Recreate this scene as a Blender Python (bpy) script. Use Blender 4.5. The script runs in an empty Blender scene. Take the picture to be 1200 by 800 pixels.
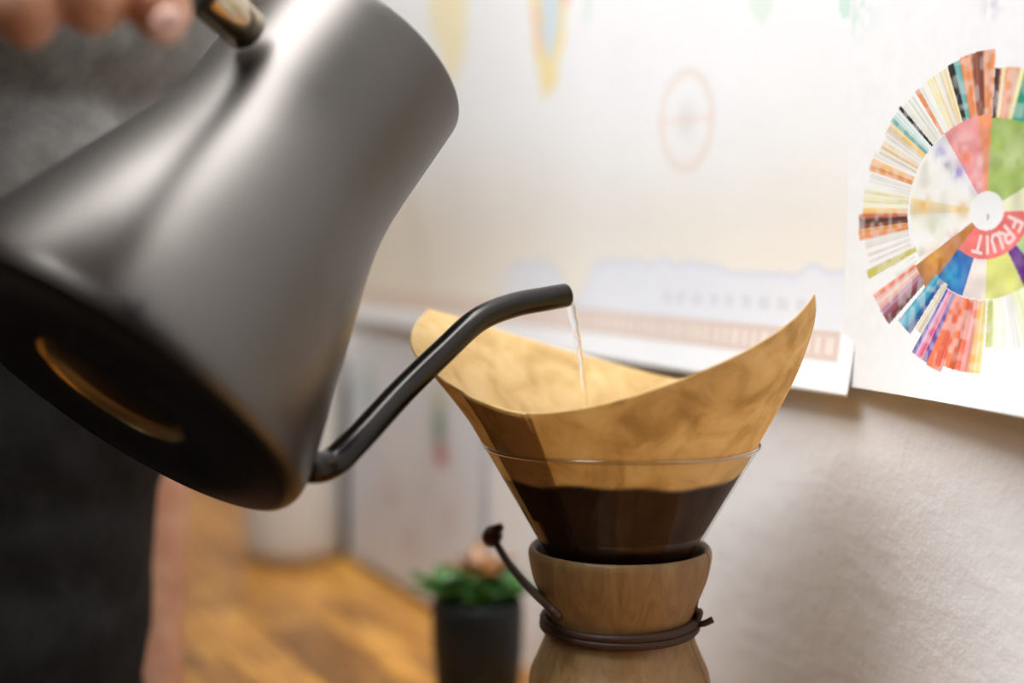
import bpy, bmesh, math, random
import numpy as np
from mathutils import Vector, Matrix, noise
random.seed(4)
S = bpy.context.scene
COL = S.collection
PI = math.pi

# ------------------------------------------------------------------ camera
PITCH = math.radians(4.0)
CAMH = 0.305                      # camera height above the counter top (z = 0)
cam_d = bpy.data.cameras.new('camera'); cam = bpy.data.objects.new('camera', cam_d); COL.objects.link(cam)
cam.location = (0, 0, CAMH); cam.rotation_euler = (PI/2 - PITCH, 0, 0)
cam_d.sensor_width = 36; cam_d.lens = 50; cam_d.clip_start = .01
cam_d.dof.use_dof = True; cam_d.dof.focus_distance = .622; cam_d.dof.aperture_fstop = 2.6
S.camera = cam
# ------------------------------------------------------------------ world, lights, exposure
w = bpy.data.worlds.new('world'); S.world = w; w.use_nodes = True
w.node_tree.nodes['Background'].inputs[0].default_value = (.85, .84, .86, 1)
w.node_tree.nodes['Background'].inputs[1].default_value = .12
S.view_settings.view_transform = 'Standard'; S.view_settings.look = 'None'
S.view_settings.exposure = 0.0; S.view_settings.gamma = 1; S.view_settings.use_curve_mapping = False

def area(name, loc, target, sx, sy, power, color):
    l = bpy.data.lights.new(name, 'AREA'); l.shape = 'RECTANGLE'; l.size = sx; l.size_y = sy
    l.energy = power; l.color = color
    o = bpy.data.objects.new(name, l); COL.objects.link(o); o.location = loc
    o.rotation_euler = (Vector(target) - Vector(loc)).to_track_quat('-Z', 'Y').to_euler()
    return o
area('ceiling_panel_light', (-.30, .42, 1.38), (-.18, .50, .2), .74, 1.05, 38, (.95, .975, 1.0))
area('kettle_fill_light', (-.85, -.45, 1.25), (-.15, .6, .25), 1.0, .6, 3.5, (.95, .97, 1.0))  # added area light behind the camera, lifts the kettle's lower left side
area('warm_room_light', (-1.3, 1.9, 1.3), (-.2, 1.3, 0), .4, .4, 5, (1, .80, .55))

# ------------------------------------------------------------------ frames
RT = Vector((1, 0, 0)); UP = Vector((0, math.sin(PITCH), math.cos(PITCH))); FW = Vector((0, math.cos(PITCH), -math.sin(PITCH)))
C0 = Vector((0, 0, CAMH)); FPX = 50/36*1200
def cv(x, y, z): return RT*x + UP*y + FW*z
def P(px, py, d): return C0 + cv((px-600)/FPX*d, -(py-400)/FPX*d, d)
# the side wall: foot point, direction along it (to the far end) and its normal into the room
WA = math.radians(25)
W0 = Vector((-.06, 1.16, 0)); WT = Vector((-math.sin(WA), math.cos(WA), 0)); WN = Vector((-math.cos(WA), -math.sin(WA), 0))
def W(s, d, z): return W0 + WT*s + WN*d + Vector((0, 0, z))
def wall_sz(px, py, off=0):
    dr = P(px, py, 1) - C0
    t = ((W0 + WN*off) - C0).dot(WN) / dr.dot(WN)
    p = C0 + dr*t
    return (p - W0).dot(WT), p.z

# ------------------------------------------------------------------ helpers
def link(name, me, mat=None, parent=None, smooth=True):
    o = bpy.data.objects.new(name, me); COL.objects.link(o)
    if mat: me.materials.append(mat)
    if smooth: me.polygons.foreach_set('use_smooth', [True]*len(me.polygons))
    if parent: o.parent = parent
    return o
def obj(name, bm, mat=None, parent=None, smooth=True):
    bmesh.ops.recalc_face_normals(bm, faces=bm.faces)
    me = bpy.data.meshes.new(name); bm.to_mesh(me); bm.free()
    return link(name, me, mat, parent, smooth)
def tag(o, label=None, cat=None, group=None, kind=None):
    if label: o['label'] = label
    if cat: o['category'] = cat
    if group: o['group'] = group
    if kind: o['kind'] = kind
    return o
def empty(name, M): 
    o = bpy.data.objects.new(name, None); COL.objects.link(o); o.empty_display_size = .02
    o.matrix_world = M if isinstance(M, Matrix) else Matrix.Translation(M)
    return o
def lathe(bm, prof, n=96, a0=0, a1=2*PI, closed_ring=False):
    full = abs(a1-a0-2*PI) < 1e-6
    m = n if full else n+1
    rows = []
    for r, z in prof:
        if r < 1e-6: rows.append([bm.verts.new((0, 0, z))]*m)
        else: rows.append([bm.verts.new((r*math.cos(a0+(a1-a0)*k/n), r*math.sin(a0+(a1-a0)*k/n), z)) for k in range(m)])
    L = len(rows)
    for i in range(L if closed_ring else L-1):
        A, B = rows[i], rows[(i+1) % L]
        for k in range(n):
            k2 = (k+1) % m
            q = []
            for v in (A[k], A[k2], B[k2], B[k]):
                if v not in q: q.append(v)
            if len(q) > 2:
                try: bm.faces.new(q)
                except ValueError: pass
    if closed_ring and not full:
        bm.faces.new([r[0] for r in rows]); bm.faces.new([r[-1] for r in rows])
def frames(pts):
    n = len(pts); T = []
    for i in range(n):
        T.append((pts[min(i+1, n-1)] - pts[max(i-1, 0)]).normalized())
    N = T[0].orthogonal().normalized(); out = []
    for t in T:
        N = (N - t*N.dot(t)).normalized(); out.append((t, N, t.cross(N)))
    return out
def tube(bm, pts, rad, n=20, cap=True, flat=1.0):
    pts = [Vector(p) for p in pts]
    rr = rad if isinstance(rad, (list, tuple)) else [rad]*len(pts)
    rows = []
    for p, r, (t, a, b) in zip(pts, rr, frames(pts)):
        rows.append([bm.verts.new(p + (a*math.cos(2*PI*k/n) + b*math.sin(2*PI*k/n)*flat)*r) for k in range(n)])
    for A, B in zip(rows, rows[1:]):
        for k in range(n): bm.faces.new((A[k], A[(k+1) % n], B[(k+1) % n], B[k]))
    if cap: bm.faces.new(rows[0]); bm.faces.new(rows[-1])
def spline(ctrl, m=12):
    ctrl = [Vector(c) for c in ctrl]; P_ = [2*ctrl[0]-ctrl[1]] + ctrl + [2*ctrl[-1]-ctrl[-2]]; out = []
    for i in range(1, len(P_)-2):
        for k in range(m):
            t = k/m; a, b, c, d = P_[i-1:i+3]
            out.append(.5*((2*b) + (c-a)*t + (2*a-5*b+4*c-d)*t*t + (3*b-a-3*c+d)*t**3))
    return out + [ctrl[-1]]
def box(bm, x0, x1, y0, y1, z0, z1):
    v = [bm.verts.new((x, y, z)) for z in (z0, z1) for y in (y0, y1) for x in (x0, x1)]
    for f in ((0,1,3,2), (4,6,7,5), (0,4,5,1), (2,3,7,6), (0,2,6,4), (1,5,7,3)): bm.faces.new([v[i] for i in f])
def bevel(bm, w=.002, seg=2):
    bmesh.ops.bevel(bm, geom=bm.edges[:], offset=w, segments=seg, profile=.5, affect='EDGES')
def ball(bm, c, rx, ry=None, rz=None, R=None, sub=3):
    r = bmesh.ops.create_icosphere(bm, subdivisions=sub, radius=1)
    M = Matrix.Translation(Vector(c)) @ ((R.to_4x4() if R else Matrix.Identity(4)) @ Matrix.Diagonal((rx, ry or rx, rz or rx, 1)))
    bmesh.ops.transform(bm, matrix=M, verts=r['verts'])
def capsule(bm, p0, r0, p1, r1, n=20):
    p0, p1 = Vector(p0), Vector(p1)
    ball(bm, p0, r0, sub=3); ball(bm, p1, r1, sub=3); tube(bm, [p0, p1], [r0, r1], n)
def limb(bm, pts):
    for (a, ra), (b, rb) in zip(pts, pts[1:]): capsule(bm, a, ra, b, rb)

# ------------------------------------------------------------------ materials
def mat(name, color=(.5,.5,.5), rough=.5, metal=0, spec=.5, **kw):
    m = bpy.data.materials.new(name); m.use_nodes = True; b = m.node_tree.nodes['Principled BSDF']
    b.inputs['Base Color'].default_value = (*color, 1); b.inputs['Roughness'].default_value = rough
    b.inputs['Metallic'].default_value = metal; b.inputs['Specular IOR Level'].default_value = spec
    for k, v in kw.items(): b.inputs[k.replace('_', ' ')].default_value = v
    return m
def nodes(m): return m.node_tree.nodes, m.node_tree.links, m.node_tree.nodes['Principled BSDF']
def add_noise(m, scale, detail=4, vec='Object', stretch=(1, 1, 1), rough=.55, dist=0):
    N, L, b = nodes(m)
    tc = N.new('ShaderNodeTexCoord'); mp = N.new('ShaderNodeMapping'); mp.inputs['Scale'].default_value = stretch
    nt = N.new('ShaderNodeTexNoise'); nt.inputs['Scale'].default_value = scale; nt.inputs['Detail'].default_value = detail
    nt.inputs['Roughness'].default_value = rough; nt.inputs['Distortion'].default_value = dist
    L.new(tc.outputs[vec], mp.inputs[0]); L.new(mp.outputs[0], nt.inputs['Vector'])
    return nt
def ramp(m, src, stops):
    N, L, b = nodes(m); r = N.new('ShaderNodeValToRGB'); e = r.color_ramp.elements
    while len(e) < len(stops): e.new(.5)
    for q, (p, c) in zip(e, stops): q.position = p; q.color = (*c, 1)
    L.new(src, r.inputs[0]); return r
def bump(m, src, strength, dist, prev=None):
    N, L, b = nodes(m); bp = N.new('ShaderNodeBump'); bp.inputs['Strength'].default_value = strength; bp.inputs['Distance'].default_value = dist
    L.new(src, bp.inputs['Height'])
    if prev: L.new(prev.outputs[0], bp.inputs['Normal'])
    L.new(bp.outputs[0], b.inputs['Normal']); return bp

M = {}
m = M['wall'] = mat('painted_stucco', (.84, .84, .85), .75)
n1 = add_noise(m, 80, 3); r1 = ramp(m, n1.outputs[0], [(.38, (0,0,0)), (.75, (1,1,1))])
n1.inputs['Scale'].default_value = 80
n2 = add_noise(m, 16, 2); b1 = bump(m, n2.outputs[0], .25, .004); b2 = bump(m, r1.outputs[0], .30, .0011, b1)
m = M['plain_wall'] = mat('plain_wall_paint', (.55, .51, .46), .8)
n1 = add_noise(m, 20, 3); bump(m, n1.outputs[0], .3, .003)
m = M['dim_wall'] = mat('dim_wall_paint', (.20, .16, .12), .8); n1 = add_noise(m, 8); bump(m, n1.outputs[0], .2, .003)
m = M['ceiling'] = mat('ceiling_paint', (.62, .6, .57), .9); n1 = add_noise(m, 30); bump(m, n1.outputs[0], .2, .002)
m = M['floor'] = mat('floor_boards', (.16, .09, .05), .5)
n1 = add_noise(m, 4, 4, stretch=(1, 8, 1)); r = ramp(m, n1.outputs[0], [(.3, (.10,.055,.03)), (.7, (.22,.13,.07))]); m.node_tree.links.new(r.outputs[0], nodes(m)[2].inputs['Base Color'])

def wood(name, lo, mid, hi, scale=18, stretch=(1, 9, 9), rough=.45, rnd=False, bs=.15):
    m = mat(name, mid, rough); N, L, b = nodes(m)
    nt = add_noise(m, scale, 6, stretch=stretch, dist=1.2)
    if rnd:
        oi = N.new('ShaderNodeObjectInfo'); mu = N.new('ShaderNodeVectorMath'); mu.operation = 'ADD'
        cx = N.new('ShaderNodeCombineXYZ'); sc = N.new('ShaderNodeMath'); sc.operation = 'MULTIPLY'; sc.inputs[1].default_value = 40
        L.new(oi.outputs['Random'], sc.inputs[0]); L.new(sc.outputs[0], cx.inputs[0]); L.new(sc.outputs[0], cx.inputs[2])
        src = nt.inputs['Vector'].links[0].from_socket
        L.new(src, mu.inputs[0]); L.new(cx.outputs[0], mu.inputs[1]); L.new(mu.outputs[0], nt.inputs['Vector'])
    r = ramp(m, nt.outputs[0], [(.28, lo), (.5, mid), (.72, hi)])
    out = r.outputs[0]
    if rnd:
        mx = N.new('ShaderNodeMix'); mx.data_type = 'RGBA'; mx.blend_type = 'MULTIPLY'; mx.inputs[0].default_value = 1
        rr = ramp(m, oi.outputs['Random'], [(0, (.55,.5,.45)), (.5, (1,1,1)), (1, (1.3,1.35,1.4))])
        L.new(out, mx.inputs[6]); L.new(rr.outputs[0], mx.inputs[7]); out = mx.outputs[2]
    L.new(out, b.inputs['Base Color']); bump(m, nt.outputs[0], bs, .0008)
    return m
M['counter'] = wood('oiled_counter_wood', (.10,.035,.008), (.46,.20,.032), (.64,.33,.06), 8, (1, 6, 6), .35, True)
M['counter_under'] = wood('counter_core_wood', (.05,.02,.008), (.09,.035,.012), (.12,.05,.02), 9, (1, 6, 6), .6)
M['collar'] = wood('turned_collar_wood', (.24,.135,.048), (.31,.18,.068), (.38,.235,.098), 40, (4, 4, .5), .42, False, .1)
M['bead'] = wood('dark_bead_wood', (.035,.01,.006), (.07,.02,.012), (.10,.035,.02), 60, (1,1,1), .4)

m = M['kettle'] = mat('matte_graphite_steel', (.118,.107,.097), .40, 1.0)
n1 = add_noise(m, 900, 2); bump(m, n1.outputs[0], .05, .0002)
m = M['spout'] = mat('black_steel_spout', (.038,.035,.032), .24, 1.0)
M['black'] = mat('black_plastic', (.006,.006,.006), .42)
M['under'] = mat('black_enamel_underside', (.006,.005,.005), .35, 0, .3)
M['ring'] = mat('brushed_ring_steel', (.45,.30,.12), .3, 1.0)
M['chrome'] = mat('polished_steel', (.50,.41,.29), .16, 1.0)
M['body_mark'] = mat('mark_black', (.03,.03,.03), .6)
M['leather'] = mat('dark_brown_leather', (.050,.019,.010), .55)
n1 = add_noise(M['leather'], 300, 3); bump(M['leather'], n1.outputs[0], .3, .0004)

def thin_glass(name, tint, ior=1.45, rough=.02, gain=1.0):
    m = bpy.data.materials.new(name); m.use_nodes = True; N = m.node_tree.nodes; L = m.node_tree.links; N.clear()
    out = N.new('ShaderNodeOutputMaterial'); mx = N.new('ShaderNodeMixShader'); tr = N.new('ShaderNodeBsdfTransparent'); gl = N.new('ShaderNodeBsdfGlossy')
    lw = N.new('ShaderNodeLayerWeight'); lw.inputs[0].default_value = .5; pw5 = N.new('ShaderNodeMath'); pw5.operation = 'POWER'; pw5.inputs[1].default_value = 4
    fr = N.new('ShaderNodeMath'); fr.operation = 'MULTIPLY_ADD'; fr.inputs[1].default_value = .9*gain; fr.inputs[2].default_value = .035*gain
    L.new(lw.outputs['Facing'], pw5.inputs[0]); L.new(pw5.outputs[0], fr.inputs[0]); tr.inputs[0].default_value = (*tint, 1); gl.inputs['Roughness'].default_value = rough
    L.new(fr.outputs[0], mx.inputs[0]); L.new(tr.outputs[0], mx.inputs[1]); L.new(gl.outputs[0], mx.inputs[2]); L.new(mx.outputs[0], out.inputs[0])
    return m
M['glass'] = thin_glass('clear_glass', (.97,.97,.95), gain=.6)
M['water'] = mat('pouring_water', (1,1,1), .02, 0, .6, IOR=1.33, Transmission_Weight=1.0)
M['coffee'] = mat('brewed_coffee', (.018,.006,.002), .12)
m = M['grounds'] = mat('wet_coffee_foam', (.10,.04,.014), .4)
n1 = add_noise(m, 180, 3); r = ramp(m, n1.outputs[0], [(.35, (.05,.018,.007)), (.65, (.22,.10,.04))]); m.node_tree.links.new(r.outputs[0], nodes(m)[2].inputs['Base Color'])

# unbleached filter paper: dry above the coffee level, soaked and stained below it
def paper_mat():
    m = bpy.data.materials.new('unbleached_filter_paper'); m.use_nodes = True
    N, L, b = nodes(m); b.inputs['Roughness'].default_value = .8; b.inputs['Specular IOR Level'].default_value = .2
    f1 = add_noise(m, 55, 5, stretch=(1,1,1), rough=.6, dist=.5)
    r1 = ramp(m, f1.outputs[0], [(.32, (.62,.42,.17)), (.5, (.80,.59,.28)), (.7, (.90,.72,.40))])
    at = N.new('ShaderNodeAttribute'); at.attribute_name = 'stain'
    mx = N.new('ShaderNodeMix'); mx.data_type = 'RGBA'; L.new(at.outputs['Fac'], mx.inputs[0]); L.new(r1.outputs[0], mx.inputs[6])
    f2 = add_noise(m, 60, 4, stretch=(1.2, 1.2, .35)); r2 = ramp(m, f2.outputs[0], [(.3, (.035,.014,.006)), (.55, (.06,.025,.010)), (.8, (.10,.042,.014))])
    L.new(r2.outputs[0], mx.inputs[7])
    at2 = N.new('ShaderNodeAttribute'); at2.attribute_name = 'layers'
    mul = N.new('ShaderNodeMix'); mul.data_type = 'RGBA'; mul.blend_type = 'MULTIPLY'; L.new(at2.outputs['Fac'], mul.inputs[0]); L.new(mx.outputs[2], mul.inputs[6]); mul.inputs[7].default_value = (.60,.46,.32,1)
    tl = N.new('ShaderNodeBsdfTranslucent'); ms = N.new('ShaderNodeMixShader'); ms.inputs[0].default_value = .38
    L.new(mul.outputs[2], b.inputs['Base Color']); L.new(mul.outputs[2], tl.inputs[0])
    L.new(b.outputs[0], ms.inputs[1]); L.new(tl.outputs[0], ms.inputs[2]); L.new(ms.outputs[0], N['Material Output'].inputs[0])
    f3 = add_noise(m, 160, 3); bump(m, f3.outputs[0], .25, .0006)
    return m
M['paper'] = paper_mat()
def print_mat(name, noise_amt=0.0, nscale=60):
    m = mat(name, (1,1,1), .65, 0, .25); N, L, b = nodes(m)
    at = N.new('ShaderNodeVertexColor'); at.layer_name = 'ink'
    if noise_amt:
        nt = add_noise(m, nscale, 4); r = ramp(m, nt.outputs[0], [(.3, (1-noise_amt,)*3), (.7, (1,1,1))])
        mx = N.new('ShaderNodeMix'); mx.data_type = 'RGBA'; mx.blend_type = 'MULTIPLY'; mx.inputs[0].default_value = 1
        L.new(at.outputs[0], mx.inputs[6]); L.new(r.outputs[0], mx.inputs[7]); L.new(mx.outputs[2], b.inputs['Base Color'])
    else: L.new(at.outputs[0], b.inputs['Base Color'])
    return m
M['map_print'] = print_mat('printed_map_paper', .04, 12)
M['wheel_print'] = print_mat('printed_chart_paper', .05, 120)
M['sheet_print'] = print_mat('printed_sheet_paper', .05, 20)

def skin_mat():
    m = mat('skin', (.60,.31,.19), .5, 0, .35, Subsurface_Weight=.12, Subsurface_Scale=.01)
    m.node_tree.nodes['Principled BSDF'].inputs['Subsurface Radius'].default_value = (1, .35, .2)
    nt = add_noise(m, 40, 4); r = ramp(m, nt.outputs[0], [(.3, (.50,.225,.125)), (.7, (.66,.36,.23))]); m.node_tree.links.new(r.outputs[0], nodes(m)[2].inputs['Base Color'])
    n2 = add_noise(m, 500, 2); bump(m, n2.outputs[0], .15, .0003); return m
M['skin'] = skin_mat()
M['nail'] = mat('fingernail', (.72,.45,.36), .25)
def cloth(name, c, sc=700):
    m = mat(name, c, .95, 0, .1); N, L, b = nodes(m)
    nt = add_noise(m, 60, 6, rough=.7); r = ramp(m, nt.outputs[0], [(.3, tuple(x*.75 for x in c)), (.7, tuple(min(1, x*1.25) for x in c))]); L.new(r.outputs[0], b.inputs['Base Color'])
    n2 = add_noise(m, sc, 2); bump(m, n2.outputs[0], .4, .0006); return m
M['shirt'] = cloth('charcoal_cotton', (.19,.182,.168))
M['apron'] = cloth('black_cotton', (.020,.020,.019))
M['trousers'] = cloth('black_denim', (.012,.012,.013))
M['hair'] = mat('dark_brown_hair', (.03,.015,.008), .5)
M['eye'] = mat('eye_white', (.7,.68,.65), .2); M['iris'] = mat('brown_iris', (.05,.02,.01), .2)
M['pot'] = mat('black_glazed_pot', (.008,.009,.009), .4, 0, .25)
M['soil'] = mat('potting_soil', (.03,.018,.01), .95)
def leafm(name, a, b_):
    m = mat(name, a, .4); nt = add_noise(m, 50, 3); r = ramp(m, nt.outputs[0], [(.3, a), (.7, b_)]); m.node_tree.links.new(r.outputs[0], nodes(m)[2].inputs['Base Color']); return m
M['leaf'] = leafm('green_succulent_leaf', (.02,.09,.012), (.07,.20,.03))
M['leaf_red'] = leafm('russet_succulent_leaf', (.22,.07,.02), (.40,.19,.04))
M['white'] = mat('white_ceramic', (.66,.62,.56), .35)
M['dark_strip'] = mat('shadow_gap_grey', (.07,.068,.06), .6)  # flat dark grey, painted shade of the gap beside the canister

# ------------------------------------------------------------------ structure
WM = Matrix((( WT.x, WN.x, 0, W0.x), (WT.y, WN.y, 0, W0.y), (0, 0, 1, 0), (0, 0, 0, 1)))   # local x along wall, y into room
FLOOR = -.90
def wallbox(name, x0, x1, y0, y1, z0, z1, mt):
    bm = bmesh.new(); box(bm, x0, x1, y0, y1, z0, z1); o = obj(name, bm, mt, None, False); o.matrix_world = WM; o['kind'] = 'structure'; return o
wallbox('wall_right', -3.2, 1.6, -.12, 0, FLOOR, 1.7, M['wall'])
wallbox('wall_back', 1.6, 1.72, -.12, 3.3, FLOOR, 1.7, M['plain_wall'])
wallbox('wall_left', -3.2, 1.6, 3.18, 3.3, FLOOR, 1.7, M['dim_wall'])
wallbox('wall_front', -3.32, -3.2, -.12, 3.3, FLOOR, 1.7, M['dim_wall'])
wallbox('floor', -3.32, 1.72, -.12, 3.3, FLOOR-.1, FLOOR, M['floor'])
wallbox('ceiling', -3.32, 1.72, -.12, 3.3, 1.7, 1.8, M['ceiling'])

# ------------------------------------------------------------------ counter with separate boards
DEPTH = .238
ctr = empty('coffee_counter', WM); tag(ctr, 'long narrow counter of orange brown oiled wood boards along the white wall', 'counter')
bm = bmesh.new(); box(bm, -1.4, .95, .002, DEPTH-.004, -.045, -.006); obj('counter_core', bm, M['counter_under'], ctr, False)
for sx in (-1.3, -.2, .85):
    bm = bmesh.new(); box(bm, sx-.02, sx+.02, .006, .12, FLOOR, -.0451); obj('support', bm, M['counter_under'], ctr, False)
nb = 5; bw = DEPTH/nb
for i in range(nb):
    x = -1.4 - random.uniform(0, .3)
    while x < .95:
        ln = random.uniform(.30, .55); a, b_ = max(x, -1.4), min(x+ln, .95)
        if b_-a > .02:
            bm = bmesh.new(); hx = (b_-a)/2 - .0006; hy = bw/2 - .0007
            box(bm, -hx, hx, -hy, hy, -.006, random.uniform(-.0006, 0)); bevel(bm, .0008, 1)
            o = obj('board', bm, M['counter'], ctr, False); o.location = ((a+b_)/2, .001+bw*(i+.5), 0)
        x += ln

# ------------------------------------------------------------------ prints on the wall
def sheet(name, mt, s0, s1, z0, z1, ns, nz, dfun, color):
    """paper hanging on the wall; s0 is the right (near) edge, color(S,Z) -> rgb arrays; two sided with thickness"""
    s = np.linspace(s0, s1, ns); z = np.linspace(z0, z1, nz); Sg, Zg = np.meshgrid(s, z)
    D = dfun((Sg-s0)/(s1-s0), (Zg-z0)/(z1-z0))
    co = np.stack([Sg, D, Zg], -1).reshape(-1, 3)
    idx = np.arange(ns*nz).reshape(nz, ns)
    q = np.stack([idx[:-1, :-1], idx[1:, :-1], idx[1:, 1:], idx[:-1, 1:]], -1).reshape(-1, 4)
    me = bpy.data.meshes.new(name); me.vertices.add(len(co)); me.vertices.foreach_set('co', co.ravel())
    me.loops.add(q.size); me.loops.foreach_set('vertex_index', q.ravel().astype(np.int32))
    me.polygons.add(len(q)); me.polygons.foreach_set('loop_start', (np.arange(len(q))*4).astype(np.int32))
    me.update(calc_edges=True); me.validate()
    rgb = color(Sg, Zg)*.93; ca = me.color_attributes.new('ink', 'FLOAT_COLOR', 'POINT')
    ca.data.foreach_set('color', np.concatenate([rgb.reshape(-1, 3), np.ones((ns*nz, 1))], 1).astype(np.float32).ravel())
    o = link(name, me, mt); o.matrix_world = WM
    so = o.modifiers.new('thickness', 'SOLIDIFY'); so.thickness = .00025; so.offset = 0
    return o
def vnoise(Sg, Zg, sc, seed=0):
    """cheap smooth value noise on arrays"""
    rs = np.random.RandomState(seed); T = rs.rand(256, 256)
    x = Sg*sc + 500; y = Zg*sc + 500; xi = np.floor(x).astype(int); yi = np.floor(y).astype(int); fx = x-xi; fy = y-yi
    fx = fx*fx*(3-2*fx); fy = fy*fy*(3-2*fy); g = lambda a, b: T[a % 256, b % 256]
    return (g(xi, yi)*(1-fx)+g(xi+1, yi)*fx)*(1-fy) + (g(xi, yi+1)*(1-fx)+g(xi+1, yi+1)*fx)*fy
def lerp(A, c, f): return A*(1-f[..., None]) + np.array(c)*f[..., None]
def sstep(x, a, b): t = np.clip((x-a)/(b-a), 0, 1); return t*t*(3-2*t)
def poly_mask(Sg, Zg, pts, soft=.0):
    ins = np.zeros(Sg.shape, bool); n = len(pts)
    for i in range(n):
        (x1, y1), (x2, y2) = pts[i], pts[(i+1) % n]
        if y1 == y2: continue
        c = ((y1 > Zg) != (y2 > Zg)) & (Sg < (x2-x1)*(Zg-y1)/(y2-y1)+x1); ins ^= c
    return ins.astype(float)
PW = (.86, .865, .87)
def seg(X, Y, x1, y1, x2, y2):
    dx, dy = x2-x1, y2-y1; t = np.clip(((X-x1)*dx+(Y-y1)*dy)/(dx*dx+dy*dy), 0, 1); return np.hypot(X-x1-t*dx, Y-y1-t*dy)

def map_color(Sg, Zg):
    A = np.ones(Sg.shape+(3,))*np.array(PW)
    inside = (Sg > MAPR)*1.0
    nz = vnoise(Sg, Zg, 14, 3)
    tan = (1-sstep(Zg+.03*(nz-.5), .275, .40))*inside
    A = lerp(A, (.80,.70,.54), tan*.55)
    A = lerp(A, (.78,.66,.48), (sstep(Sg, -.25, .2)*(1-sstep(Zg, .28, .42))*inside)*.45)
    # pale blue land along the bottom of the map
    ridge = .283 + .014*vnoise(Sg, Sg*0, 22, 5) + .006*vnoise(Sg, Sg*0, 70, 6)
    ridge = ridge - .030*np.exp(-((Sg+.245)/.020)**2) - .02*sstep(Sg, -.16, -.06)
    land = sstep(ridge-Zg, -.001, .002)*(Sg < -.10)*inside*sstep(Sg, -.10, -.16)
    A = lerp(A, (.74,.77,.84), land*.8)
    edge = np.exp(-((Zg-ridge)/.002)**2)*inside*(Sg < -.14); A = lerp(A, (.55,.62,.78), edge*.5)
    # scale border with small ticks
    A = lerp(A, PW, (Zg < .2475)*1.0)
    band = ((Zg > .2475) & (Zg < .2625)).astype(float)*inside; A = lerp(A, (.66,.48,.38), band*.75)
    tick = ((np.mod(Sg, .009) < .0045) & (Zg > .251) & (Zg < .2595)).astype(float)*inside; A = lerp(A, (.86,.76,.70), tick*.7)
    # row of faint lettering marks
    tm = ((np.mod(Sg+.004*vnoise(Sg, Zg, 60, 9), .016) < .009) & (Zg > .270) & (Zg < .276) & (Sg < -.36) & (Sg > -.50)).astype(float); A = lerp(A, (.62,.62,.66), tm*.6)
    # compass rose
    cs, cz = wall_sz(808, 141); r = np.hypot(Sg-cs, Zg-cz); th = np.arctan2(Zg-cz, Sg-cs); RR = .0275
    A = lerp(A, (.78,.66,.58), np.exp(-((r-RR)/.0022)**2)*.75)
    A = lerp(A, (.84,.70,.62), np.exp(-((r-RR*.84)/.001)**2)*.5)
    star = (r < RR*(.25+.5*np.abs(np.cos(2*th))**6))*1.0; A = lerp(A, (.62,.56,.55), np.exp(-(r/(RR*.36))**2)*.45)
    bar = ((np.abs(Zg-cz) < .0015) & (np.abs(Sg-cs) < RR*1.05))*1.0; A = lerp(A, (.86,.60,.50), bar*.35)
    # printed countries at the top
    def shape(pxs, col, f): 
        pts = [wall_sz(*p) for p in pxs]; nn = .004*(vnoise(Sg, Zg, 120, 2)-.5); 
        return lerp(A, col, poly_mask(Sg+nn, Zg+nn, pts)*f)
    A = shape([(505,-60),(548,-60),(548,40),(538,90),(528,105),(518,60),(505,30)], (.88,.76,.42), .75)
    A = shape([(622,-80),(672,-80),(666,30),(655,95),(640,122),(630,70),(625,20)], (.87,.70,.30), .85)
    A = shape([(634,-40),(662,-40),(656,40),(646,72),(636,40)], (.60,.72,.82), .9)
    A = shape([(660,-50),(672,-50),(670,0),(663,14)], (.88,.42,.34), .8)
    A = shape([(626,10),(634,10),(638,60),(634,75),(629,50)], (.85,.42,.30), .5)
    A = shape([(686,-60),(700,-60),(694,25),(688,35)], (.62,.76,.64), .6)
    A = shape([(884,-40),(915,-40),(906,15),(896,30),(884,12)], (.66,.80,.66), .6)
    A = shape([(985,-40),(1000,-40),(1000,20),(990,22)], (.52,.74,.62), .7)
    # rivers / coast at the left
    x0 = .045+.02*np.sin(Zg*40); A = lerp(A, (.62,.50,.38), np.exp(-((Sg-x0)/.006)**2)*(Zg > .265)*(Zg < .42)*.45)
    return A
MAPR = wall_sz(997, 300)[0]
mp = sheet('wall_map', M['map_print'], MAPR-.012, wall_sz(372, 300)[0], .232, .62, 420, 240,
           lambda u, v: .0015 + .009*np.clip(1-v*4.5, 0, 1)**2*(1-.5*u) + .0008*np.sin(u*9), map_color)
tag(mp, 'large pale wall map with compass rose, tan sea and brown scale border', 'map')

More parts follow.
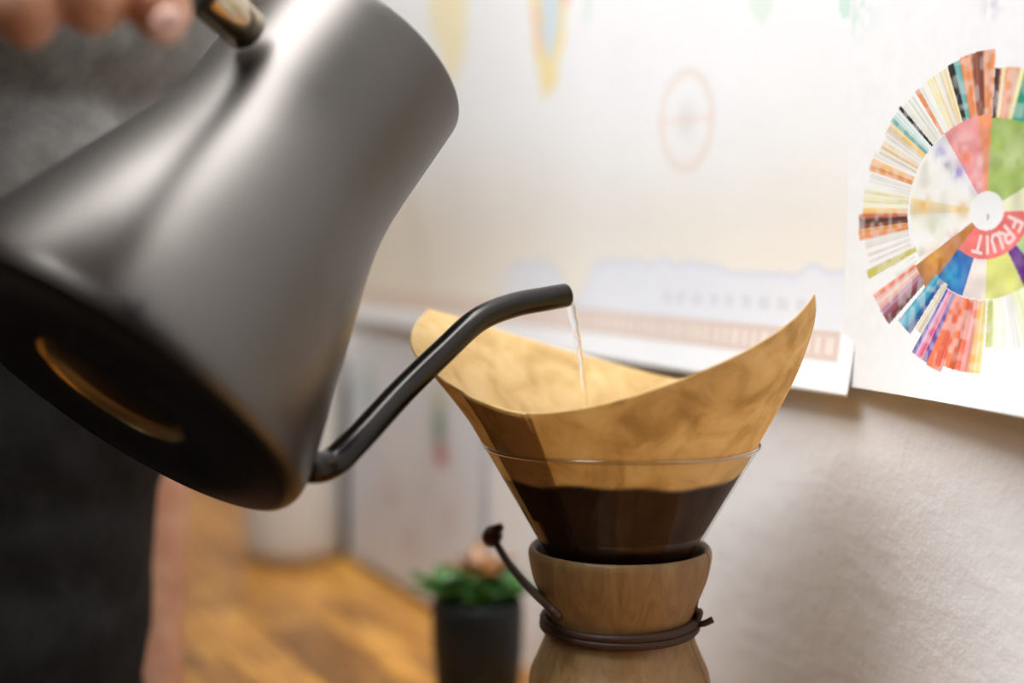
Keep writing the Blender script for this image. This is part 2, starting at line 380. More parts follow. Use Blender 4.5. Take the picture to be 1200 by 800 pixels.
# ---- the flavour wheel chart
WCS, WCZ = wall_sz(1153, 247, .006); WR = .0675
K = WR/190
OR=(.82,.30,.12); RD=(.74,.14,.08); BK=(.03,.03,.03); TL=(.16,.42,.40); CR=(.88,.72,.42); WH=(.84,.84,.80); YE=(.80,.66,.24); BL=(.03,.12,.36); PK=(.80,.26,.28)
outer = [ # start, end (degrees clockwise from the top), r0, r1 (of 190), colours of the stripes
 (-13,2,113,188,[OR,OR,(.30,.10,.06),(.22,.07,.05),OR,OR]), (-18.5,-13,113,186,[BK,BK,TL,TL]), (-28.5,-18.5,113,184,[CR,(.86,.70,.46),(.86,.82,.74),CR,CR]),
 (-33,-28.5,113,182,[WH,(.80,.80,.68)]), (-35,-33,113,184,[OR]), (-43,-35,113,182,[(.80,.80,.72),WH]), (-44.5,-43,113,186,[BK]), (-50.5,-44.5,113,184,[TL,(.60,.74,.70),(.72,.80,.80)]),
 (-56,-50.5,113,182,[(.82,.74,.66),(.86,.60,.24)]), (-64,-56,113,178,[(.86,.78,.66),(.87,.66,.44),WH]), (-72,-64,113,184,[(.72,.32,.12),(.84,.48,.22),WH]), (-79,-72,113,180,[WH,(.86,.83,.78)]),
 (-90,-79,113,184,[(.82,.52,.20),(.86,.80,.62),(.80,.76,.48),(.86,.80,.60)]), (-96,-90,113,190,[(.20,.07,.05),(.10,.05,.04),(.55,.14,.08)]), (-100.5,-96,113,191,[OR,(.80,.34,.10)]),
 (-113,-100.5,113,182,[(.84,.82,.78),(.80,.80,.76)]), (-116.5,-113,108,190,[(.56,.52,.12)]), (-123,-116.5,113,150,[WH]),
 (-130,-123,118,193,[(.74,.44,.38),(.80,.58,.54),(.84,.26,.16)]), (-137,-130,118,194,[(.14,.04,.05),(.30,.09,.12),(.46,.24,.34)]), (-147.5,-139,100,180,[(.02,.10,.30),(.05,.34,.50),(.10,.40,.54)]),
 (-152,-148,100,170,[(.72,.64,.50)]), (-154,-152.3,105,196,[(.10,.12,.42)]), (-158,-154,105,196,[(.78,.16,.26),(.76,.30,.50)]), (-160.5,-158,105,196,[(.16,.08,.38)]),
 (-168,-160.5,105,198,[RD,(.80,.18,.08)]), (-176,-168,105,190,[(.76,.16,.10),(.66,.12,.05),(.78,.22,.10)]), (-185,-176,105,190,[YE,(.84,.46,.14),(.80,.28,.26)]),
 (-190,-186,105,160,[(.55,.60,.20)]), (-200,-190,105,165,[WH,(.80,.82,.66)]), (-210,-200,105,168,[(.70,.74,.34),(.80,.82,.60),WH]), (-222,-211,105,172,[(.42,.60,.24),(.70,.78,.40)]),
 (-232,-223,105,175,[(.30,.10,.40),(.50,.20,.46)]), (-245,-233,105,175,[(.30,.52,.30),(.50,.66,.40)]), (-256,-246,105,168,[(.86,.78,.30)]), (-268,-257,105,172,[(.84,.50,.20),(.80,.30,.16)]), (-284,-269,108,168,[(.60,.70,.30),(.30,.50,.20)]),
 (-300,-285,108,172,[(.10,.40,.20),(.20,.50,.30)]), (-318,-301,108,170,[(.60,.72,.30),(.40,.60,.22)]), (-334,-319,108,166,[(.76,.78,.30),(.80,.82,.50)]),
 (2.2,5,108,165,[BK,(.20,.05,.03)]), (5,7.5,108,165,[(.84,.66,.42)]), (7.5,14,108,166,[OR,(.82,.36,.24),(.84,.50,.30)]), (14,16,108,165,[(.80,.78,.36)]), (16,25,108,168,[(.02,.34,.22),(.06,.40,.26)]),
]
inner = [(-7.5,2,23,113,(.82,.30,.14)), (2,62,23,108,(.36,.50,.14)), (62,92,23,108,(.80,.80,.56)), (-33,-7.5,23,113,(.82,.30,.30)), (-47,-33,23,112,(.78,.76,.80)),
 (-80,-47,23,110,(.84,.83,.77)), (-91,-80,23,110,(.84,.72,.46)), (-121,-91,23,108,(.82,.82,.75)), (-141,-124,23,122,(.48,.20,.06)),
 (-166,-141,57,104,(.03,.14,.42)), (-184,-166,57,104,(.82,.72,.66)), (-213,-184,57,104,(.66,.68,.20)), (-226,-213,57,104,(.14,.04,.24)), (-246,-226,57,104,(.42,.62,.28)), (-268,-246,57,104,(.80,.70,.30)), (-268,-141,23,57,(.82,.18,.17))]
GL = {'F': [(-.25,-.5,-.25,.5),(-.25,.5,.3,.5),(-.25,.03,.2,.03)], 'R': [(-.25,-.5,-.25,.5),(-.25,.5,.2,.5),(.2,.5,.3,.28),(.3,.28,.2,.02),(.2,.02,-.25,.02),(0,.02,.3,-.5)],
      'U': [(-.28,.5,-.28,-.25),(-.28,-.25,-.12,-.5),(-.12,-.5,.12,-.5),(.12,-.5,.28,-.25),(.28,-.25,.28,.5)], 'I': [(0,-.5,0,.5)], 'T': [(0,-.5,0,.5),(-.32,.5,.32,.5)]}
def wheel_color(Sg, Zg):
    A = np.ones(Sg.shape+(3,))*np.array((.87,.87,.875))
    X = -(Sg-WCS)/1.23; Y = Zg-WCZ                # X to the right as the viewer sees it
    r = np.hypot(X, Y)/K; th = np.degrees(np.arctan2(X, Y))       # clockwise from top, -180..180
    fine = vnoise(Sg, Zg, 1500, 8); blot = vnoise(Sg, Zg, 160, 11); blot2 = vnoise(Sg, Zg, 320, 12)
    def within(a, b):
        out = np.zeros(th.shape, bool)
        for k in (-360, 0, 360): out |= (th+k >= a) & (th+k < b)
        return out
    def frac(a, b):
        f = np.zeros(th.shape)
        for k in (-360, 0, 360):
            mk = (th+k >= a) & (th+k < b); f[mk] = (th[mk]+k-a)/(b-a)
        return f
    for a, b, r0, r1, c in inner:
        mk = within(a, b) & (r >= r0) & (r < r1); c = np.array(c)
        v = (.80 + .4*blot)[..., None]; col = np.clip(c*v + .10*(blot2[..., None]-.35)*(1-c), 0, .88)
        A[mk] = col[mk]
    # paint blooms on single petals
    def bloom(a, rr, size, c, f):
        x0 = math.sin(math.radians(a))*rr*K; y0 = math.cos(math.radians(a))*rr*K
        d = np.exp(-(np.hypot(X-x0, Y-y0)/(size*K))**2)*f*np.clip(blot2*1.6, 0, 1)*(r < 112); return lerp(A, c, d)
    A = bloom(-22, 88, 16, (.86,.50,.50), .9); A = bloom(-25, 70, 9, (.88,.22,.10), .9); A = bloom(-12, 60, 10, (.86,.62,.60), .9); A = bloom(-20, 40, 10, (.86,.72,.72), .8)
    A = bloom(-42, 98, 9, (.36,.34,.62), .9); A = bloom(-40, 62, 9, (.34,.26,.60), .9); A = bloom(-44, 80, 6, (.25,.25,.35), .7)
    A = bloom(-84, 90, 12, (.76,.46,.12), .8); A = bloom(-88, 35, 9, (.84,.46,.12), .9); A = bloom(-102, 75, 14, (.62,.66,.50), .7)
    A = bloom(-130, 90, 14, (.76,.40,.08), .8); A = bloom(-128, 55, 10, (.62,.28,.16), .8); A = bloom(-152, 88, 14, (.03,.36,.58), .9); A = bloom(30, 70, 18, (.58,.68,.34), .7)
    for a, b, r0, r1, cs in outer:
        f = frac(a, b); mk = within(a, b) & (r >= r0) & (r < r1); n = len(cs)
        k = np.clip(f*n - .5, 0, n-1.001) if n > 1 else f*0
        i0 = np.floor(k).astype(int); fr = k-i0; fr = sstep(fr, .35, .65); cc = np.array(cs); i1 = np.minimum(i0+1, n-1)
        col = cc[i0]*(1-fr[..., None]) + cc[i1]*fr[..., None]
        streak = vnoise(th*1.3, r*.012, 1.0, 21)[..., None]
        fade = np.clip(blot2*1.5-.55, 0, .5)[..., None]
        col = np.clip(col*(.72+.5*streak), 0, .87); col = col*(1-fade*.6) + .84*fade*.6
        A[mk] = col[mk]
    A[r < 23] = (.86,.86,.86)
    mk = (np.hypot(X+.0*K, Y+7*K) < 4*K) & (X > 0); A[mk] = (.55,.50,.48)
    # the word on the red ring, clockwise, letter tops outward
    for ch, a in zip('FRUIT', (113, 135, 157, 175, 192)):
        ar = math.radians(a); cx, cy = math.sin(ar)*40*K, math.cos(ar)*40*K; h = 19*K
        ux, uy = math.sin(ar), math.cos(ar); rx, ry = uy, -ux
        lx = ((X-cx)*rx + (Y-cy)*ry)/h; ly = ((X-cx)*ux + (Y-cy)*uy)/h
        d = np.min([seg(lx, ly, *g) for g in GL[ch]], axis=0); A = lerp(A, (.90,.66,.64), (1-sstep(d, .07, .14)))
    # little corner drawing at the top right of the paper
    tz = wall_sz(1172, 8); d = np.hypot(Sg-tz[0], (Zg-tz[1])*1.4); A = lerp(A, (.55,.50,.66), np.exp(-(d/.006)**2)*.6*np.clip(blot2*2-.4, 0, 1))
    A = lerp(A, (.70,.62,.30), np.exp(-(np.hypot(Sg-tz[0]-.004, Zg-tz[1]-.006)/.005)**2)*.5*blot)
    tz = wall_sz(1017, 14); A = lerp(A, (.56,.76,.64), np.exp(-(np.hypot(Sg-tz[0], Zg-tz[1])/.009)**2)*.7*np.clip(blot2*2-.5, 0, 1))
    return A
wl = sheet('flavour_wheel_chart', M['wheel_print'], WCS-.10, wall_sz(1003, 300)[0]+.002, .2365, .52, 520, 720,
           lambda u, v: .0045 + .021*np.clip(1-v*3.2, 0, 1)**2*(1-.9*u) + .0006*np.sin(u*5+1), wheel_color)
tag(wl, 'white paper chart with round many-coloured coffee flavour wheel lettered FRUIT, bottom edge curling off wall', 'poster')

def sheet_color(Sg, Zg):
    A = np.ones(Sg.shape+(3,))*np.array((.74,.75,.79))
    bl = vnoise(Sg, Zg, 60, 31)
    def bloomp(px, py, sx, sz, c, f):
        s_, z_ = wall_sz(px, py); return lerp(A, c, np.exp(-((Sg-s_)/sx)**2-((Zg-z_)/sz)**2)*f)
    A = bloomp(520, 470, .014, .016, (.55,.58,.24), .7); A = bloomp(521, 502, .014, .019, (.07,.22,.14), .95); A = bloomp(524, 533, .014, .009, (.55,.05,.04), .95)
    A = bloomp(436, 455, .016, .02, (.25,.42,.36), .7)
    A = bloomp(463, 578, .015, .014, (.58,.42,.38), .5); A = bloomp(535, 602, .014, .016, (.60,.46,.42), .5); A = bloomp(488, 632, .015, .015, (.58,.42,.40), .5); A = bloomp(455, 500, .02, .01, (.62,.52,.50), .3)
    A = bloomp(505, 570, .02, .02, (.60,.54,.54), .3)
    return lerp(A, (.62,.56,.56), np.clip(bl-.6, 0, 1)*.4)
sh = sheet('illustrated_sheet', M['sheet_print'], wall_sz(572, 600)[0], wall_sz(417, 600)[0], .006, .214, 150, 110,
           lambda u, v: .002 + .005*np.clip(1-v, 0, 1) + .0012*np.sin(u*7), sheet_color)
tag(sh, 'small white sheet with faded plant drawings hanging low on wall behind black plant pot', 'poster')

# ------------------------------------------------------------------ coffee maker
CX, CY = (728-600)/FPX*.645, .645
cm = empty('pour_over_coffee_maker', Vector((CX, CY, 0)))
tag(cm, 'hourglass glass pour-over coffee maker with wooden collar and leather tie', 'coffee maker')
gp_out = [(.0605,.002), (.064,.010), (.0655,.025), (.063,.045), (.053,.070), (.038,.092), (.0295,.112), (.0272,.128), (.0285,.142), (.0325,.160), (.0482,.188), (.0618,.2115), (.0625,.2135)]
gp = [(0, .002)] + gp_out + [(.0618,.2140)] + [(max(r-.0011, 0), z+.0005) for r, z in reversed(gp_out[:-1])] + [(0, .0036)]
bm = bmesh.new(); lathe(bm, gp, 128); obj('glass_vessel', bm, M['glass'], cm)
bm = bmesh.new()
ring = [Vector((.0625*math.cos(a), .0625*math.sin(a), .2137 + .0004*math.sin(3*a))) for a in np.linspace(0, 2*PI, 97)]
tube(bm, ring, .0011, 10, False); obj('glass_rim', bm, thin_glass('rim_glass', (.93,.92,.88), 1.5, .05, 4.0), cm)
bm = bmesh.new(); lathe(bm, [(0,.004), (.0585,.004), (.0622,.012), (.0635,.025), (.0632,.034), (0,.034)], 64); tag(obj('coffee', bm, M['coffee'], cm), 'brewed coffee in lower bulb')
# wooden collar in two halves with thin splits between them
cpo = [(.0385,.1650), (.0405,.1662), (.0418,.1645), (.0419,.1610), (.0400,.1520), (.0362,.1420), (.0335,.1345), (.0330,.1305), (.0340,.1250), (.0375,.1160), (.0408,.1085), (.0418,.1030), (.0415,.0965), (.0390,.0935)]
def interp_prof(p, m=6):
    q = spline([(a, b, 0) for a, b in p], m); return [(v.x, v.y) for v in q]
cpi = [(.0355,.0945), (.0335,.108), (.0300,.120), (.0290,.132), (.0305,.144), (.0345,.1560), (.0378,.1630)]
seam = -PI/2 + math.radians(66)
for k in range(2):
    bm = bmesh.new(); lathe(bm, interp_prof(cpo) + interp_prof(cpi, 4), 72, seam + k*PI + .012, seam + (k+1)*PI - .012, True)
    tag(obj('collar_half', bm, M['collar'], cm), 'turned wood collar half')
# leather tie
bm = bmesh.new()
for dz, rr, ph in ((.0, .0350, 0), (.0030, .0348, .5)):
    pts = [Vector(((rr)*math.cos(a), (rr)*math.sin(a), .1297 + dz + .0008*math.sin(a+ph))) for a in np.linspace(0, 2*PI, 81)]
    tube(bm, pts, .0021, 10, False)
tie = obj('leather_tie', bm, M['leather'], cm)
kx = Vector((.0338, -.010, .1335))
bm = bmesh.new(); tube(bm, spline([kx+Vector((-.002,0,-.003)), kx+Vector((.001,-.002,.002)), kx+Vector((.002,.002,.004)), kx+Vector((0,.003,-.001)), kx+Vector((.003,-.001,-.001)), kx+Vector((.0075,-.002,.0012))]), .0015, 10)
tube(bm, spline([kx+Vector((.001,-.001,.004)), kx+Vector((-.0005,-.002,.007)), kx+Vector((.000,-.001,.0095))]), .0012, 8)
obj('knot', bm, M['leather'], tie)
def loc_cm(px, py, d): return P(px, py, d) - Vector((CX, CY, 0))
bm = bmesh.new(); tube(bm, spline([loc_cm(656,724,.62), loc_cm(643,710,.625), loc_cm(622,690,.655), loc_cm(598,662,.685), loc_cm(580,634,.70)]), [.0021]*36+[.0019]*13, 10)
obj('tie_end', bm, M['leather'], tie)
bm = bmesh.new(); ball(bm, (0,0,0), .0052, .0052, .0060, sub=2); tube(bm, [(0,0,.004), (.0015,0,.0075)], [.0030, .0018], 8)
b = obj('bead', bm, M['bead'], tie); b.location = loc_cm(577, 628, .70); b.rotation_euler = (.3, .5, 0)

# ------------------------------------------------------------------ paper filter: a square folded in four, opened to a 60 degree cone
APZ = .1065; LQ = .149; ROT = math.radians(-35)          # ROT: azimuth of the near fold from the front
def fcone(az, r, inset=0.0):                              # az from the near fold, r along the slant
    a = ROT + az; t = math.sin(math.pi/6)*r - inset; z = APZ + math.cos(math.pi/6)*r
    over = max(0, r-.135)
    if math.sin(az) > 0: t -= over*over*2.4; z -= over*.07      # the near corner bends inward a little
    else: t += over*.10; z -= over*over*3.0                     # the far corner leans out
    fz = 0
    if r > .118: fz = .0010*math.sin(az*5+1)*(r-.118)/.03
    return Vector((CX + (t+fz)*math.sin(a), CY - (t+fz)*math.cos(a), z))
def filter_shell(inset, a0, a1, n, nr, rtop, thick):
    bm = bmesh.new(); st = bm.verts.layers.float.new('stain'); ly = bm.verts.layers.float.new('layers'); rows = []
    for i in range(n+1):
        az = a0 + (a1-a0)*i/n; row = []
        for j in range(nr+1):
            r = .012 + (rtop(az)-.012)*j/nr
            v = bm.verts.new(fcone(az, r, inset)); z = v.co.z
            wob = .0009*math.sin(az*4) + .0005*math.sin(az*11)
            v[st] = min(1, max(0, (LEVEL+.0015+wob - z)/.0016)); v[ly] = thick
            row.append(v)
        rows.append(row)
    for A, B in zip(rows, rows[1:]):
        for j in range(nr): bm.faces.new((A[j], A[j+1], B[j+1], B[j]))
    return bm
LEVEL = .2005
def rq(az):                                               # distance centre to paper edge; 90 deg of paper covers 180 deg of cone
    a = abs((az % PI))/2; f = (1/max(math.cos(a), math.sin(a)) - 1)/.41421; return LQ*(1 + .41421*f**.78)
flt = empty('paper_filter', Vector((0, 0, 0))); tag(flt, 'brown unbleached paper coffee filter with two tall points standing in glass coffee maker', 'coffee filter')
o = obj('single_layer_side', filter_shell(0, 0, PI, 140, 120, rq, 0), M['paper'], flt)
so = o.modifiers.new('t', 'SOLIDIFY'); so.thickness = .0003
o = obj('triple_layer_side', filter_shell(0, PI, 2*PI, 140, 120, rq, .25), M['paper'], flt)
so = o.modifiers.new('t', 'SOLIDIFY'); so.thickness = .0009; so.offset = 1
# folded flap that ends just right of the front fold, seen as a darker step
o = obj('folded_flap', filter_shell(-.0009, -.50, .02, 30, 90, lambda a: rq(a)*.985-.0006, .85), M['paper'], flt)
so = o.modifiers.new('t', 'SOLIDIFY'); so.thickness = .0003
for o in list(flt.children): pass
# coffee slurry inside the filter
bm = bmesh.new(); rt = (LEVEL-APZ)*math.tan(PI/6) - .0012
lathe(bm, [(0, LEVEL-.0006), (rt*.5, LEVEL-.0002), (rt-.001, LEVEL), (rt, LEVEL-.001), (.014, APZ+.030), (0, APZ+.028)], 96)
o = obj('coffee_slurry', bm, M['grounds']); o.location = (CX, CY, 0); tag(o, 'wet dark coffee and foam filling the brown paper filter', 'coffee')

# ------------------------------------------------------------------ kettle
KC = P(128, 461, .545)
ax = cv(.477, .779, .407).normalized()
vv = (KC - C0).normalized()
nn = ax.cross(vv).normalized()
if nn.x < 0: nn = -nn
bb = (vv - ax*vv.dot(ax)).normalized()
bet = math.radians(4)
sx = (nn*math.cos(bet) + bb*math.sin(bet)).normalized(); sy = ax.cross(sx).normalized()
KM = Matrix(((sx.x, sy.x, ax.x, KC.x), (sx.y, sy.y, ax.y, KC.y), (sx.z, sy.z, ax.z, KC.z), (0, 0, 0, 1)))
KI = KM.inverted()
def kl(px, py, d): return KI @ P(px, py, d)
kt = empty('gooseneck_kettle', KM); tag(kt, 'tilted dark grey metal gooseneck kettle pouring into the paper filter', 'kettle')
HB = .182
body = interp_prof([(.0815,.0030), (.0826,.0075), (.0812,.016), (.0765,.033), (.0713,.050), (.0662,.067), (.0612,.083), (.0570,.097), (.0537,.111), (.0520,.124), (.0515,.137), (.0515,.158), (.0515,HB-.002)], 6)
bm = bmesh.new(); lathe(bm, body + [(.0513, HB-.0004), (.0508, HB), (.0498, HB-.0006), (.0495, .13), (.052, .11), (.077, .02), (.077, .006)], 160)
obj('body', bm, M['kettle'], kt)
bm = bmesh.new(); lathe(bm, [(.0814,.0034), (.0800,.0010), (.0770,0), (.0345,0), (.0335,.0006), (.0332,.0012)], 160); obj('underside', bm, M['under'], kt)
bm = bmesh.new(); lathe(bm, [(.0333,.0010), (.0325,.0038), (.0305,.0052), (.0280,.0056)], 120); tag(obj('underside_ring', bm, M['ring'], kt), 'brassy wall of the recess in black underside')
bm = bmesh.new(); lathe(bm, [(.0282,.0054), (.0270,.0050), (0,.0050)], 120); obj('recess_plate', bm, M['under'], kt)
# spout
c = [Vector((.074,0,.0215)), kl(362,547,.558), kl(388,543,.566), kl(420,514,.574), kl(470,460,.590), kl(520,411,.604), kl(560,375,.616), kl(600,358,.628), kl(640,350,.638), kl(663,346,.6445)]
for i in range(1, len(c)): c[i] = Vector((c[i].x, c[i].y, c[i].z))
pts = spline(c, 12); n_ = len(pts)
rad = [.0067 - .0012*min(1, i/(n_*.55)) for i in range(n_)]
rad[-1] = .0054
bm = bmesh.new(); tube(bm, pts, rad, 28, False); sp = obj('spout', bm, M['spout'], kt)
so = sp.modifiers.new('t', 'SOLIDIFY'); so.thickness = .0007; so.offset = -1
bm = bmesh.new(); lathe(bm, [(.0095,0), (.0085,.0022), (.0068,.0042), (.0058,.0045)], 40)
cl = obj('spout_collar', bm, M['spout'], kt); cl.location = (.0765, 0, .0215); cl.rotation_euler = (0, PI/2, 0)
# lid with knob
bm = bmesh.new(); lathe(bm, [(.0492,HB-.002), (.0492,HB+.0005), (.0482,HB+.0015), (.030,HB+.0025), (.012,HB+.003), (0,HB+.003)], 96); lid = obj('lid', bm, M['kettle'], kt)
bm = bmesh.new(); lathe(bm, [(.006,HB+.002), (.006,HB+.010), (.014,HB+.012), (.0145,HB+.020), (.013,HB+.0215), (0,HB+.0215)], 48); obj('lid_knob', bm, M['black'], lid)
# handle: polished standoff then black grip
hs = kl(277, 24, .552); hs2 = kl(235, -14, .53)
dz = (hs2-hs).normalized()
def cyl(p0, p1, rs): bm = bmesh.new(); tube(bm, [p0.lerp(p1, t) for t, r in rs], [r for t, r in rs], 40); return bm
obj('handle_mount', cyl(hs - dz*.006, hs2, [(0,.0092), (.30,.0092), (.86,.0092), (.90,.0086), (1,.0086)]), M['chrome'], kt)
g = [hs2 - dz*.001, hs2+dz*.006, kl(208,-34,.508), kl(178,-50,.488), kl(120,-56,.471), kl(60,-58,.463), kl(-40,-68,.459), kl(-110,-68,.457)]
bm = bmesh.new(); pp = spline(g, 8); tube(bm, pp, [.0092 + .0018*math.sin(PI*i/(len(pp)-1)) for i in range(len(pp))], 32); 
hd = obj('handle', bm, M['black'], kt)
# small dark mark low on the body
a = kl(158, 362, .5)
def on_body(px, py):
    """point of the kettle wall seen at a pixel (ray marched)"""
    o = KI @ C0; d = (KI @ P(px, py, 1)) - o
    t = .3
    while t < .8:
        p = o + d*t; r = math.hypot(p.x, p.y)
        if 0 < p.z < HB:
            rb = np.interp(p.z, [q[1] for q in body], [q[0] for q in body])
            if r < rb + .0009: return p*1.0
        t += .0004
    return None
mk = [on_body(*q) for q in ((150,350), (151,360), (156,366), (162,362), (166,352))]
if all(mk):
    bm = bmesh.new(); tube(bm, spline(mk, 4), .0015, 8); obj('dark_mark', bm, M['body_mark'], kt)

# ------------------------------------------------------------------ water stream
tip = pts[-1]; tipw = KM @ tip
c = [KM @ pts[-3], P(666,352,.645), P(671,368,.646), P(677,398,.647), P(682,432,.648), P(686,470,.649)]
last = c[-1]; zt = LEVEL + .0003
c += [Vector((last.x+.0015, last.y+.001, last.z-(last.z-zt)*.5)), Vector((last.x+.002, last.y+.0015, zt))]
pw = spline(c, 10); nw = len(pw)
bm = bmesh.new(); tube(bm, pw, [max(.0013, .0034 - .0020*min(1, i/(nw*.6))) * (1 + .08*math.sin(i*.9)) for i in range(nw)], 20, True, .75)
o = obj('water_stream', bm, M['water']); tag(o, 'thin stream of clear water falling from kettle spout into filter', 'water')

# ------------------------------------------------------------------ potted succulent
pt = empty('potted_succulent', P(560, 806, .95)); pt.location.z = 0; pt.scale = (1.06, 1.06, 1.16)
tag(pt, 'small green and russet succulent in black pot standing against the wall', 'plant')
bm = bmesh.new(); lathe(bm, [(0,0), (.023,0), (.0255,.002), (.0285,.030), (.0290,.050), (.0285,.058), (.0270,.0595), (.0255,.058), (.0255,.052), (0,.052)], 64); obj('pot', bm, M['pot'], pt)
bm = bmesh.new(); lathe(bm, [(0,.0545), (.012,.0545), (.0252,.0528)], 32); obj('soil', bm, M['soil'], pt)
def leaf_me(L, wd, th):
    bm = bmesh.new(); n = 8; rows = []
    for i in range(n+1):
        t = i/n; ww = wd*math.sin(PI*min(1, .12+.88*t))**.7 if i < n else wd*.05; z = L*t*math.cos(.4*t); y = L*t*math.sin(.5*t)
        rows.append([bm.verts.new((ww*math.cos(q)*1.0, y + th*math.sin(q)*(1-.5*t), z)) for q in np.linspace(0, 2*PI, 9)[:-1]])
    for A, B in zip(rows, rows[1:]):
        for k in range(8): bm.faces.new((A[k], A[(k+1)%8], B[(k+1)%8], B[k]))
    bm.faces.new(rows[0]); bm.faces.new(rows[-1]); bmesh.ops.recalc_face_normals(bm, faces=bm.faces)
    me = bpy.data.meshes.new('leaf'); bm.to_mesh(me); bm.free(); me.polygons.foreach_set('use_smooth', [True]*len(me.polygons)); return me
lg = leaf_me(.027, .0075, .0022); lg.materials.append(M['leaf']); lr = leaf_me(.026, .006, .002); lr.materials.append(M['leaf_red'])
for cx, cy, cz, nL, me in ((-.017,-.006,.056,16,lg), (.016,.0,.055,16,lg), (0,.012,.056,12,lg), (.001,-.012,.055,11,lg), (.0,.002,.066,13,lr)):
    for k in range(nL):
        o = bpy.data.objects.new('leaf', me); COL.objects.link(o); o.parent = pt
        tl = .12 + .60*(k/nL); o.location = (cx, cy, cz); o.rotation_euler = (-tl, 0, k*2.399)
        s_ = .75+.4*random.random(); o.scale = (s_, s_, s_)

# ------------------------------------------------------------------ white canister, and a dark strip standing in for the shadow gap beside it
o_ = P(343, 640, 1.38); cn = empty('storage_canister', Vector((o_.x, o_.y, 0))); tag(cn, 'blurred tall white canister at far end of wooden counter', 'canister')
bm = bmesh.new(); lathe(bm, [(0,0), (.040,0), (.0455,.005), (.047,.02), (.047,.185), (.0455,.188), (0,.188)], 64); obj('body', bm, M['white'], cn)
bm = bmesh.new(); lathe(bm, [(.048,.1885), (.0485,.200), (.046,.205), (.014,.208), (.012,.220), (0,.222)], 64); obj('lid', bm, M['white'], cn)
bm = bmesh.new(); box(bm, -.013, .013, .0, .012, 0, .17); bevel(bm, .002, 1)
o = obj('shadow_gap_strip', bm, M['dark_strip'], None, False); o.matrix_world = WM @ Matrix.Translation((wall_sz(409, 600)[0]+.008, .003, .0008)); tag(o, 'narrow dark grey strip standing in for shadow gap against wall between white canister and drawings', 'board')  # no real board, the strip stands in for the shadow gap

# ------------------------------------------------------------------ person
FD = -WN                                                       # the way the person faces (towards the wall)
SD = WT                                                        # towards the person's left
pc = W(-.188, .420, 0)
def B(f, s_, z): return pc + FD*f + SD*s_ + Vector((0, 0, z))
person = empty('person', Vector((pc.x, pc.y, FLOOR))); tag(person, 'person in charcoal grey top and black apron holding the kettle by its handle', 'person')
PInv = Matrix.Translation(-Vector((pc.x, pc.y, FLOOR)))
Rb = Matrix((( FD.x, SD.x, 0), (FD.y, SD.y, 0), (0, 0, 1)))
def solid(name, bm, mt, vox, sm=6, disp=None):
    bmesh.ops.transform(bm, matrix=PInv, verts=bm.verts)
    o = obj(name, bm, mt, person)
    r = o.modifiers.new('union', 'REMESH'); r.mode = 'VOXEL'; r.voxel_size = vox; r.use_smooth_shade = True
    if sm: s_ = o.modifiers.new('smooth', 'SMOOTH'); s_.iterations = sm; s_.factor = .5
    if disp:
        for (sc, st, kind) in disp:
            tx = bpy.data.textures.new(name, 'CLOUDS'); tx.noise_scale = sc; tx.noise_depth = 2
            d = o.modifiers.new('folds', 'DISPLACE'); d.texture = tx; d.strength = st; d.texture_coords = 'LOCAL'
    return o
shR, elR, wrR = B(.03, -.185, .50), P(-560, 60, .53), P(-270, -175, .455)
shL, elL, wrL = B(.02, .185, .50), P(150, 520, .99), P(166, 840, .905)
def arm(bm, s_, e, w_):
    limb(bm, [(s_, .050), (s_.lerp(e, .5), .043), (e, .037)])
    limb(bm, [(e, .037), (e.lerp(w_, .25), .039), (e.lerp(w_, .7), .030), (w_, .0255)])
body_ = bmesh.new()
# trunk, neck, head
for f, z, rd, rw in ((0,-.02,.095,.155), (.0,.08,.085,.135), (.01,.20,.095,.145), (.015,.33,.105,.165), (.01,.44,.09,.165)):
    ball(body_, B(f, 0, z), rd, rw, .09, Rb)
limb(body_, [(B(.0,-.12,.51), .050), (B(0,.12,.51), .050)])
limb(body_, [(B(.0,0,.50), .062), (B(.035,0,.60), .055)])
hc = B(.065, 0, .695)
ball(body_, hc, .092, .075, .105, Rb); ball(body_, hc + FD*.035 - Vector((0,0,.062)), .052, .050, .050, Rb)
limb(body_, [(hc + FD*.088 + Vector((0,0,.012)), .009), (hc + FD*.112 - Vector((0,0,.022)), .0125)])
ball(body_, hc + FD*.088 - Vector((0,0,.052)), .010, .024, .006, Rb); ball(body_, hc + FD*.086 - Vector((0,0,.064)), .010, .021, .007, Rb)
for sg in (-1, 1):
    ball(body_, hc + SD*.077*sg - FD*.005, .018, .008, .030, Rb); ball(body_, hc + FD*.078 + SD*.03*sg + Vector((0,0,.03)), .012, .022, .008, Rb)
arm(body_, shR, elR, wrR); arm(body_, shL, elL, wrL)
# right hand closed round the kettle grip
def finger(bm, p, r): limb(bm, list(zip(p, r)))
mcp = {}
for nm, x, by, off in (('index',184,16,0), ('middle',103,6,0), ('ring',25,22,-2), ('little',-46,14,0)):
    rr = {'index': .0104, 'middle': .0104, 'ring': .0100, 'little': .0082}[nm]
    zc = {'index': .460, 'middle': .445, 'ring': .438, 'little': .436}[nm]
    k0 = P(x-14, -122, zc+.022); k1 = P(x-3, -72, zc-.001); k2 = P(x, by-18, zc-.002); k3 = P(x+5, by+(2 if nm != 'index' else 1), zc+.013); k4 = P(x+8 if nm != 'index' else x+12, by-6, zc+.027)
    mcp[nm] = k0
    finger(body_, [k0, k1, k2, k3, k4], [rr*1.15, rr*1.04, rr*1.0, rr*.94, rr*.84])
pw_ = wrR
for nm in mcp: limb(body_, [(mcp[nm], .0125), (mcp[nm].lerp(pw_, .5), .016), (pw_, .020)])
limb(body_, [(wrR, .024), (P(-110,-160,.468), .018), (P(0,-138,.480), .0135), (P(80,-108,.486), .0108), (P(125,-86,.486), .0094)])   # thumb along the far side
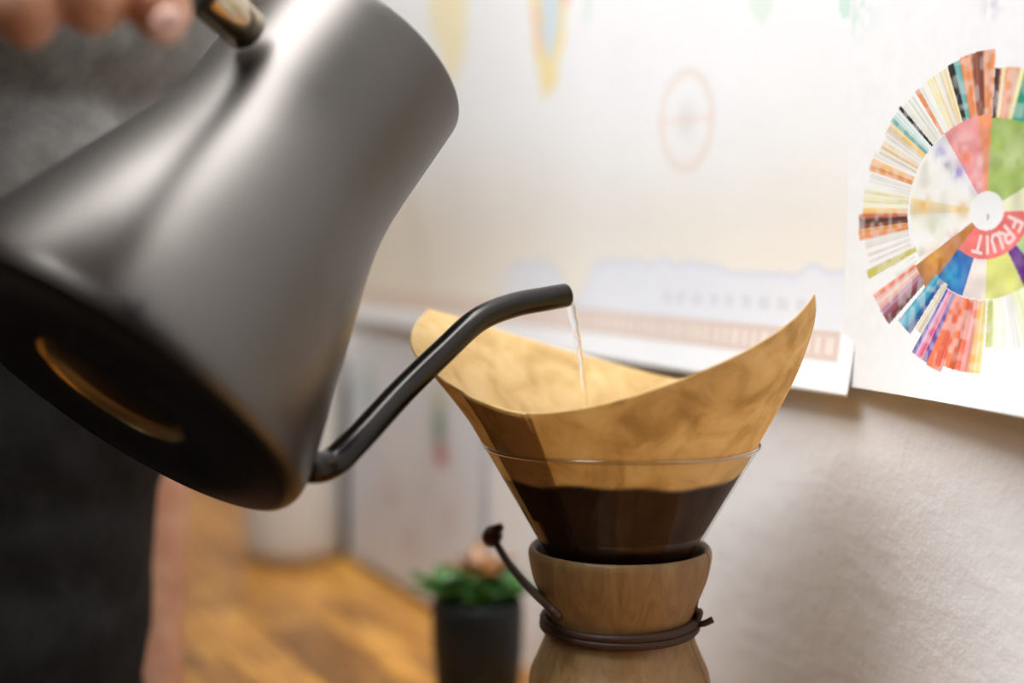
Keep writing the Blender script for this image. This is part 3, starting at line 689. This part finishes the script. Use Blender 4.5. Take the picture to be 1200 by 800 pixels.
# left hand hanging relaxed beside the counter edge
hz = Vector((0, 0, -1)); palm = wrL + hz*.05
limb(body_, [(wrL, .0255), (palm, .022)])
for q, ln in ((-1.5,.062), (-.5,.074), (.5,.070), (1.5,.055)):
    k0 = palm + hz*.035 + SD*.018*q; k1 = k0 + hz*ln*.45 + FD*.006; k2 = k1 + hz*ln*.3 + FD*.0; k3 = k2 + hz*ln*.2 - FD*.006
    limb(body_, [(wrL, .021), (palm + SD*.013*q, .0155), (k0, .0112), (k0, .0098), (k1, .0088), (k2, .008), (k3, .0072)])
limb(body_, [(palm - hz*.03 + FD*.01, .015), (palm + FD*.036, .0115), (palm + hz*.03 + FD*.044, .0095)])
# legs and feet
for sg in (-1, 1):
    hp = B(-.01, .085*sg, -.06); kn = B(.01, .095*sg, -.43); an = B(-.07, .10*sg, FLOOR+.09)
    limb(body_, [(hp, .078), (kn, .052), (kn.lerp(an, .35), .050), (an, .034)]); limb(body_, [(an - Vector((0,0,.03)), .036), (an + FD*.09 - Vector((0,0,.05)), .030)])
solid('body', body_, M['skin'], .0021, 5)
# nail on the index finger
bm = bmesh.new(); ball(bm, (0,0,0), .0058, .0015, .0066, sub=2)
o = obj('fingernail', bm, M['nail'], person); p_ = P(196, 30, .447) - Vector((pc.x, pc.y, FLOOR)); o.location = p_; o.rotation_euler = (.3, .5, .9)
# t-shirt
bm = bmesh.new()
for f, z, rd, rw in ((.005,-.06,.118,.172), (.004,.0,.118,.172), (.004,.05,.118,.170), (.004,.12,.120,.168), (.012,.20,.124,.170), (.045,.32,.150,.185), (.050,.43,.142,.185)):
    ball(bm, B(f, 0, z), rd, rw, .125, Rb)
limb(bm, [(B(.0,-.15,.51), .058), (B(0,.15,.51), .058)])
limb(bm, [(shR, .066), (shR.lerp(elR, .62), .060)]); limb(bm, [(shL, .066), (shL.lerp(elL, .55), .060)])
solid('t_shirt', bm, M['shirt'], .005, 10, [(.09, .014, 0), (.03, .004, 0)])
bm = bmesh.new()
for f, z, rd, rw in ((.016,-.22,.116,.172), (.016,-.10,.124,.178), (.016,.0,.126,.178), (.017,.10,.128,.177), (.022,.16,.129,.176), (.030,.22,.132,.178)): ball(bm, B(f, 0, z), rd, rw, .16, Rb)
solid('apron', bm, M['apron'], .005, 8, [(.09, .010, 0), (.03, .003, 0)])
bm = bmesh.new()
for sg in (-1, 1):
    hp = B(-.01, .085*sg, -.08); kn = B(.01, .095*sg, -.43); an = B(-.07, .10*sg, FLOOR+.10); limb(bm, [(hp, .092), (kn, .066), (an, .056)])
ball(bm, B(-.005, 0, -.09), .112, .168, .075, Rb)
solid('trousers', bm, M['trousers'], .006, 6, [(.08, .012, 0)])
bm = bmesh.new()
for sg in (-1, 1):
    an = B(-.07, .10*sg, FLOOR+.045); limb(bm, [(an - FD*.03, .044), (an + FD*.06 - Vector((0,0,.006)), .038), (an + FD*.11 - Vector((0,0,.008)), .034)])
solid('shoes', bm, M['black'], .006, 4)
bm = bmesh.new(); ball(bm, hc - FD*.018 + Vector((0,0,.022)), .092, .086, .104, Rb); ball(bm, hc - FD*.05 - Vector((0,0,.03)), .055, .07, .07, Rb)
solid('hair', bm, M['hair'], .004, 3, [(.015, .01, 0)])
for sg in (-1, 1):
    e = empty_ = None
    bm = bmesh.new(); ball(bm, (0,0,0), .0115, sub=3); eb = obj('eye', bm, M['eye'], person); eb.location = hc + FD*.081 + SD*.031*sg + Vector((0,0,.008)) - Vector((pc.x, pc.y, FLOOR))
    bm = bmesh.new(); ball(bm, (0,0,0), .0055, sub=2); ir = obj('iris', bm, M['iris'], eb); ir.location = FD*.0075
